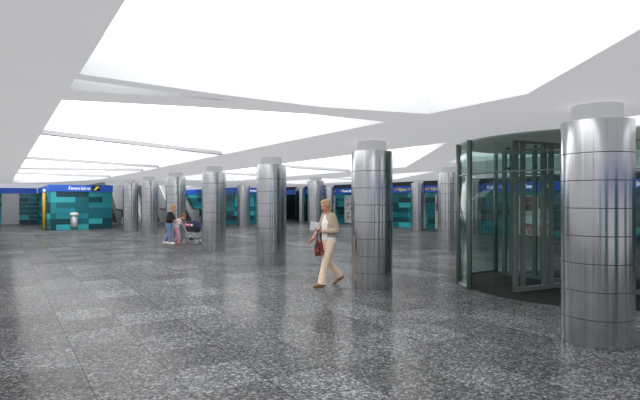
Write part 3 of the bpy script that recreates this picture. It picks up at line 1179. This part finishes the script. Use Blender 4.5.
hbm.l(hbm.ramp(cc.outputs[0], [(0.0, rgb(60, 28, 30)), (0.3, rgb(140, 46, 40)), (0.6, rgb(98, 36, 38)), (0.82, rgb(186, 120, 84)), (0.94, rgb(70, 70, 96))], 'CONSTANT'), b_.inputs['Base Color'])
b_.inputs['Roughness'].default_value = 0.7
hbm.l(b_.outputs[0], hbm.out.inputs[0])
hb = thing('handbag', 'dark red patterned handbag hanging from the arm of the walking woman', 'bag', at_woman((.265, .085, .60)), math.atan2(hd.y, hd.x) + 0.35)
bm = bmesh.new()
loft(bm, [(0, 0, 0.0, .085, .04), (0, 0, 0.03, .115, .06), (0, 0, 0.14, .118, .062), (0, 0, 0.26, .095, .038), (0, 0, 0.29, .075, .02)])
remeshed('bag_body', bm, hbm.m, hb, 0.008, 5)
for s_ in (-1, 1):
    pts = [(-.06, .015 * s_, .27)] + [(0.062 * math.cos(a), .012 * s_, .30 + .195 * math.sin(a)) for a in [PI - k * PI / 10 for k in range(11)]] + [(.06, .015 * s_, .27)]
    obj('strap', tube(bmesh.new(), pts, 0.007, 8), mat('strap_brown', rgb(84, 36, 34), 0.6), hb)

# ---- standing woman with the pram (facing right)
FL = Vector((1, -0.05))
fw = Vector((FL.x * CS + FL.y * SN, -FL.x * SN + FL.y * CS))
HEAD = math.atan2(fw.y, fw.x)
pm = world((169.5 - 320) / FPX * 18.4, 18.4)
mo = thing('person', 'short haired woman in black top, blue jeans and white shoes behind the pram', 'person', pm, HEAD)
bm = bmesh.new()
at_, R3 = head(bm, (0.135, 0, 1.335), (0.94, 0.0, -0.36), (0.36, 0, 1), 0.98)
chain(bm, [(0.02, 0, 1.17), (0.07, 0, 1.24), (0.10, 0, 1.30)], [0.06, 0.05, 0.048])
loft(bm, [(-.02, 0, 0.70, .10, .15), (-.03, 0, 0.80, .105, .16), (-.01, 0, 0.9, .09, .13), (0.02, 0, 1.04, .10, .145), (0.03, 0, 1.15, .075, .125), (0.03, 0, 1.2, .05, .06)])
LA = [(0.03, .16, 1.15), (0.06, .20, 0.90), (0.27, .14, 0.86)]
RA = [(0.03, -.16, 1.15), (0.08, -.20, 0.91), (0.30, -.14, 0.88)]
for A in (LA, RA):
    chain(bm, A, [0.048, 0.037, 0.026])
hand(bm, LA[2], (0.95, -0.1, -0.15), (0, 0, -1), 0.8, side=1)
hand(bm, RA[2], (0.95, 0.1, -0.15), (0, 0, -1), 0.8, side=-1)
chain(bm, [(-.02, .085, .76), (-.03, .10, .42), (-.22, .10, .085)], [.085, .052, .036])
chain(bm, [(-.02, -.085, .76), (.05, -.10, .42), (.06, -.10, .085)], [.085, .052, .036])
remeshed('body', bm, skin((212, 158, 132)), mo, 0.008, 3)
face_parts(at_, R3, mo, 0.98)
bm = bmesh.new()
loft(bm, [(-.02, 0, 0.68, .11, .155), (-.03, 0, 0.78, .118, .175), (-.02, 0, 0.88, .105, .15)])
chain(bm, [(-.02, .085, .74), (-.03, .10, .42), (-.17, .10, .18)], [.105, .078, .064])
chain(bm, [(-.02, -.085, .74), (.05, -.10, .42), (.06, -.10, .16)], [.105, .078, .064])
tube(bm, [(-.135, .10, .25), (-.215, .10, .11)], [.064, .07], 12)
tube(bm, [(.058, -.10, .25), (.06, -.10, .10)], [.064, .07], 12)
remeshed('jeans', bm, mat('blue_denim', rgb(112, 130, 168), 0.9, var=0.25, scale=25), mo, 0.011, 4)
bm = bmesh.new()
loft(bm, [(-.02, 0, 0.79, .125, .182), (-.01, 0, 0.92, .108, .155), (0.02, 0, 1.04, .118, .165), (0.028, 0, 1.15, .09, .145), (0.035, 0, 1.215, .06, .075)])
chain(bm, [(.03, .15, 1.145), (.06, .205, .92), (.17, .17, .88)], [.066, .056, .046])
chain(bm, [(.03, -.15, 1.145), (.08, -.205, .92), (.19, -.17, .90)], [.066, .056, .046])
remeshed('top', bm, mat('black_cotton', rgb(30, 29, 32), 0.9), mo, 0.011, 4)
bm = bmesh.new()
ball(bm, at_(-0.03, 0, 0.05), (0.098, 0.084, 0.086), R3)
ball(bm, at_(-0.065, 0, -0.01), (0.06, 0.076, 0.075), R3)
ball(bm, at_(0.03, 0, 0.095), (0.06, 0.06, 0.03), R3)
remeshed('hair', bm, mat('ginger_blond_hair', rgb(182, 136, 84), 0.6, var=0.25, scale=60), mo, 0.009, 3)
WS = mat('white_trainer', rgb(228, 220, 220), 0.6)
shoe('shoe', (-.22, .10, .08), (1, 0.1), WS, mo, 0.25)
shoe('shoe', (.06, -.10, .08), (1, -0.1), WS, mo, 0.25)
# black bag hanging at her side
Rm = Matrix.Rotation(HEAD, 4, 'Z')
sbg = thing('shoulder_bag', 'long black shoulder bag hanging beside the woman in jeans', 'bag', pm + Rm @ Vector((.17, .22, .42)), HEAD + 0.1)
bm = bmesh.new()
loft(bm, [(0, 0, 0.0, .075, .03), (0, 0, 0.04, .09, .045), (0, 0, 0.22, .085, .045), (0, 0, 0.36, .06, .025)])
remeshed('bag_body', bm, BLACK, sbg, 0.009, 4)
obj('strap', tube(bmesh.new(), [(-.05, 0, .34), (-.035, -.01, .44), (0.0, -.04, .50), (.035, -.01, .44), (.05, 0, .34)], 0.011, 8), BLACK, sbg)

# ---- girl bending over the pram handle
pg = world((179.0 - 320) / FPX * 18.62, 18.62)
gi = thing('person', 'small girl in white top and pink trousers leaning over the pram handle', 'person', pg, HEAD)
bm = bmesh.new()
at_, R3 = head(bm, (0.17, 0, 1.02), (0.82, 0.0, -0.56), (0.56, 0, 0.82), 0.88)
chain(bm, [(-.0, 0, .90), (.07, 0, .945), (.12, 0, .985)], [0.05, 0.042, 0.042])
chain(bm, [(-.11, 0.035, .56), (-.09, 0.03, .72), (-.01, 0.03, .88)], [.085, .075, .07])
chain(bm, [(-.11, -0.035, .56), (-.09, -0.03, .72), (-.01, -0.03, .88)], [.085, .075, .07])
LA = [(.0, .115, .88), (.05, .15, .72), (.15, .10, .80)]
RA = [(.0, -.115, .88), (.06, -.15, .72), (.16, -.10, .80)]
for A in (LA, RA):
    chain(bm, A, [.038, .030, .022])
hand(bm, LA[2], (0.95, -0.1, .1), (0, 0, -1), 0.8, side=1, k=0.72)
hand(bm, RA[2], (0.95, 0.1, .1), (0, 0, -1), 0.8, side=-1, k=0.72)
chain(bm, [(-.10, .06, .54), (-.03, .065, .31), (-.09, .065, .07)], [.068, .045, .032])
chain(bm, [(-.10, -.06, .54), (.0, -.065, .31), (.03, -.065, .07)], [.068, .045, .032])
remeshed('body', bm, skin((214, 162, 138)), gi, 0.0075, 3)
face_parts(at_, R3, gi, 0.88)
bm = bmesh.new()
chain(bm, [(-.11, .055, .54), (-.03, .065, .31), (-.08, .065, .14)], [.082, .060, .054])
chain(bm, [(-.11, -.055, .54), (.0, -.065, .31), (.025, -.065, .14)], [.082, .060, .054])
capsule(bm, (-.11, -.04, .58), (-.11, .04, .58), .092, .092)
remeshed('trousers', bm, mat('pink_print', rgb(214, 152, 176), 0.9, var=0.3, scale=40), gi, 0.010, 4)
bm = bmesh.new()
for s_ in (-1, 1):
    chain(bm, [(-.10, .038 * s_, .64), (-.085, .035 * s_, .74), (.0, .045 * s_, .885)], [.088, .086, .076])
    chain(bm, [(.0, .10 * s_, .88), (.04, .145 * s_, .77)], [.052, .046])
remeshed('top', bm, mat('white_pink_cotton', rgb(232, 226, 234), 0.9), gi, 0.010, 4)
bm = bmesh.new()
ball(bm, at_(-0.026, 0, 0.05), (0.088, 0.075, 0.076), R3)
ball(bm, at_(-0.06, 0, -0.01), (0.055, 0.066, 0.07), R3)
ball(bm, at_(-0.11, 0, -0.03), (0.03, 0.03, 0.05), R3)
remeshed('hair', bm, mat('brown_hair', rgb(132, 84, 56), 0.6, var=0.25, scale=60), gi, 0.009, 3)
PS = mat('pink_shoe', rgb(206, 120, 140), 0.6)
shoe('shoe', (-.09, .065, .075), (1, 0.1), PS, gi, 0.21, 0, 0.8, 0.093)
shoe('shoe', (.03, -.065, .075), (1, -0.1), PS, gi, 0.21, 0, 0.8, 0.093)

# ---- pram
PRD = 18.3
pp_ = world((192.8 - 320) / FPX * PRD, PRD)
pr = thing('pram', 'pram with navy hood and thin silver wheels pushed by the woman and girl', 'pram', pp_, HEAD)
NAVY = mat('navy_cloth', rgb(44, 46, 82), 0.9, var=0.12, scale=12)
CHR = mat('pram_chrome', rgb(190, 190, 192), 0.3, metal=0.8)
TYRE = mat('tyre_grey', rgb(70, 70, 72), 0.7)
for (x, y) in ((-.235, .22), (-.235, -.22), (.215, .22), (.215, -.22)):
    ring = [(x + .115 * math.cos(2 * PI * k / 28), y, .128 + .115 * math.sin(2 * PI * k / 28)) for k in range(28)]
    wh = obj('wheel', tube(bmesh.new(), ring, 0.013, 8, closed=True), TYRE, pr)
    bm = bmesh.new()
    rim = [(x + .099 * math.cos(2 * PI * k / 28), y, .128 + .099 * math.sin(2 * PI * k / 28)) for k in range(28)]
    tube(bm, rim, 0.006, 6, closed=True)
    for k in range(8):
        a = 2 * PI * k / 8
        tube(bm, [(x, y, .128), (x + .1 * math.cos(a), y, .128 + .1 * math.sin(a))], 0.004, 5)
    tube(bm, [(x, y - .03, .128), (x, y + .03, .128)], 0.018, 10)
    obj('rim', bm, CHR, wh)
bm = bmesh.new()
for x in (-.27, .27):
    tube(bm, [(x, -.22, .128), (x, .22, .128)], 0.009, 8)
for y in (-.19, .19):
    tube(bm, [(-.27, y, .128), (-.1, y, .27), (.18, y, .46)], 0.011, 8)
    tube(bm, [(.27, y, .128), (.08, y, .27), (-.2, y, .46), (-.34, y, .66), (-.44, y, .80)], 0.011, 8)
    tube(bm, [(.18, y, .46), (-.2, y, .46)], 0.009, 8)
obj('chassis', bm, CHR, pr)
obj('push_handle', tube(bmesh.new(), [(-.44, -.19, .80), (-.46, -.17, .815), (-.46, .17, .815), (-.44, .19, .80)], 0.016, 10), BLACK, pr)
bm = bmesh.new()
loft(bm, [(0.03, 0, .44, .26, .13), (0.03, 0, .47, .32, .17), (0.03, 0, .60, .36, .19), (0.03, 0, .66, .37, .195), (0.03, 0, .64, .34, .17)])
obj('carrycot', bm, mat('cot_charcoal', rgb(52, 50, 58), 0.9), pr, smooth=True)
bm = bmesh.new()
ribs = []
for k in range(9):
    a = math.radians(-6 + 112 * k / 8)
    row = []
    for j in range(13):
        b2 = PI * j / 12
        row.append(bm.verts.new((0.12 + 0.295 * math.sin(b2) * math.cos(a) * 1.0, 0.2 * math.cos(b2), 0.64 + 0.26 * math.sin(b2) * math.sin(a))))
    ribs.append(row)
for k in range(8):
    for j in range(12):
        bm.faces.new((ribs[k][j], ribs[k][j + 1], ribs[k + 1][j + 1], ribs[k + 1][j])).smooth = True
hood = obj('hood', bm, NAVY, pr)
bm = bmesh.new()
for k in (0, 4, 8):
    tube(bm, [v for v in [(0.12 + 0.298 * math.sin(PI * j / 12) * math.cos(math.radians(-6 + 112 * k / 8)), 0.202 * math.cos(PI * j / 12), 0.64 + 0.263 * math.sin(PI * j / 12) * math.sin(math.radians(-6 + 112 * k / 8))) for j in range(13)]], 0.007, 6)
obj('hood_rib', bm, BLACK, hood)
bm = bmesh.new()
loft(bm, [(0.02, 0, .17, .17, .13), (0.02, 0, .20, .19, .15), (0.02, 0, .27, .21, .17), (0.02, 0, .26, .19, .15)])
obj('basket', bm, BLACK, pr, smooth=True)
KX = 0.81
for ch in list(pr.children):
    for o_ in [ch] + list(ch.children):
        if not ch.name.startswith('wheel'):
            for v in o_.data.vertices:
                v.co.x *= KX
bm = bmesh.new()
ball(bm, (-.23, 0, .70), (.15, .15, .055))
ball(bm, (-.33, .04, .68), (.08, .13, .09))
ball(bm, (-.35, .12, .60), (.06, .07, .12))
bl = remeshed('blanket', bm, mat('pink_blanket', rgb(214, 132, 160), 0.95, var=0.3, scale=22), None, 0.012, 5)
bl.scale.x = KX; bl.location = pp_; bl.rotation_euler.z = HEAD
tag(bl, 'pink blanket bundled on the handle end of the pram', 'blanket')
bm = bmesh.new()
ball(bm, (-.02, 0.02, .70), (.10, .10, .06)); ball(bm, (.03, .05, .74), (.05, .05, .06))
wc = remeshed('cushion', bm, mat('white_cushion', rgb(232, 230, 232), 0.9), None, 0.012, 5)
wc.scale.x = KX; wc.location = pp_; wc.rotation_euler.z = HEAD
tag(wc, 'small white cushion lying in the pram before the navy hood', 'cushion')

# =================================================================== CAMERA, WORLD
cam = bpy.data.cameras.new('camera')
cam.sensor_width = 36
cam.lens = FPX / 640 * 36
cam.clip_end = 200
co = bpy.data.objects.new('camera', cam)
COL.objects.link(co)
co.location = (0, 0, EYE)
co.rotation_euler = (PI / 2, 0, -TH)
SC.camera = co

wd = bpy.data.worlds.new('world')
SC.world = wd
wd.use_nodes = True
bg = wd.node_tree.nodes['Background']
bg.inputs[0].default_value = (0.93, 0.96, 1.0, 1)
bg.inputs[1].default_value = 0.62
SC.view_settings.view_transform = 'Standard'
SC.view_settings.look = 'None'
SC.cycles.use_denoising = True
SC.cycles.max_bounces = 10
SC.cycles.transparent_max_bounces = 24
SC.cycles.sample_clamp_indirect = 6
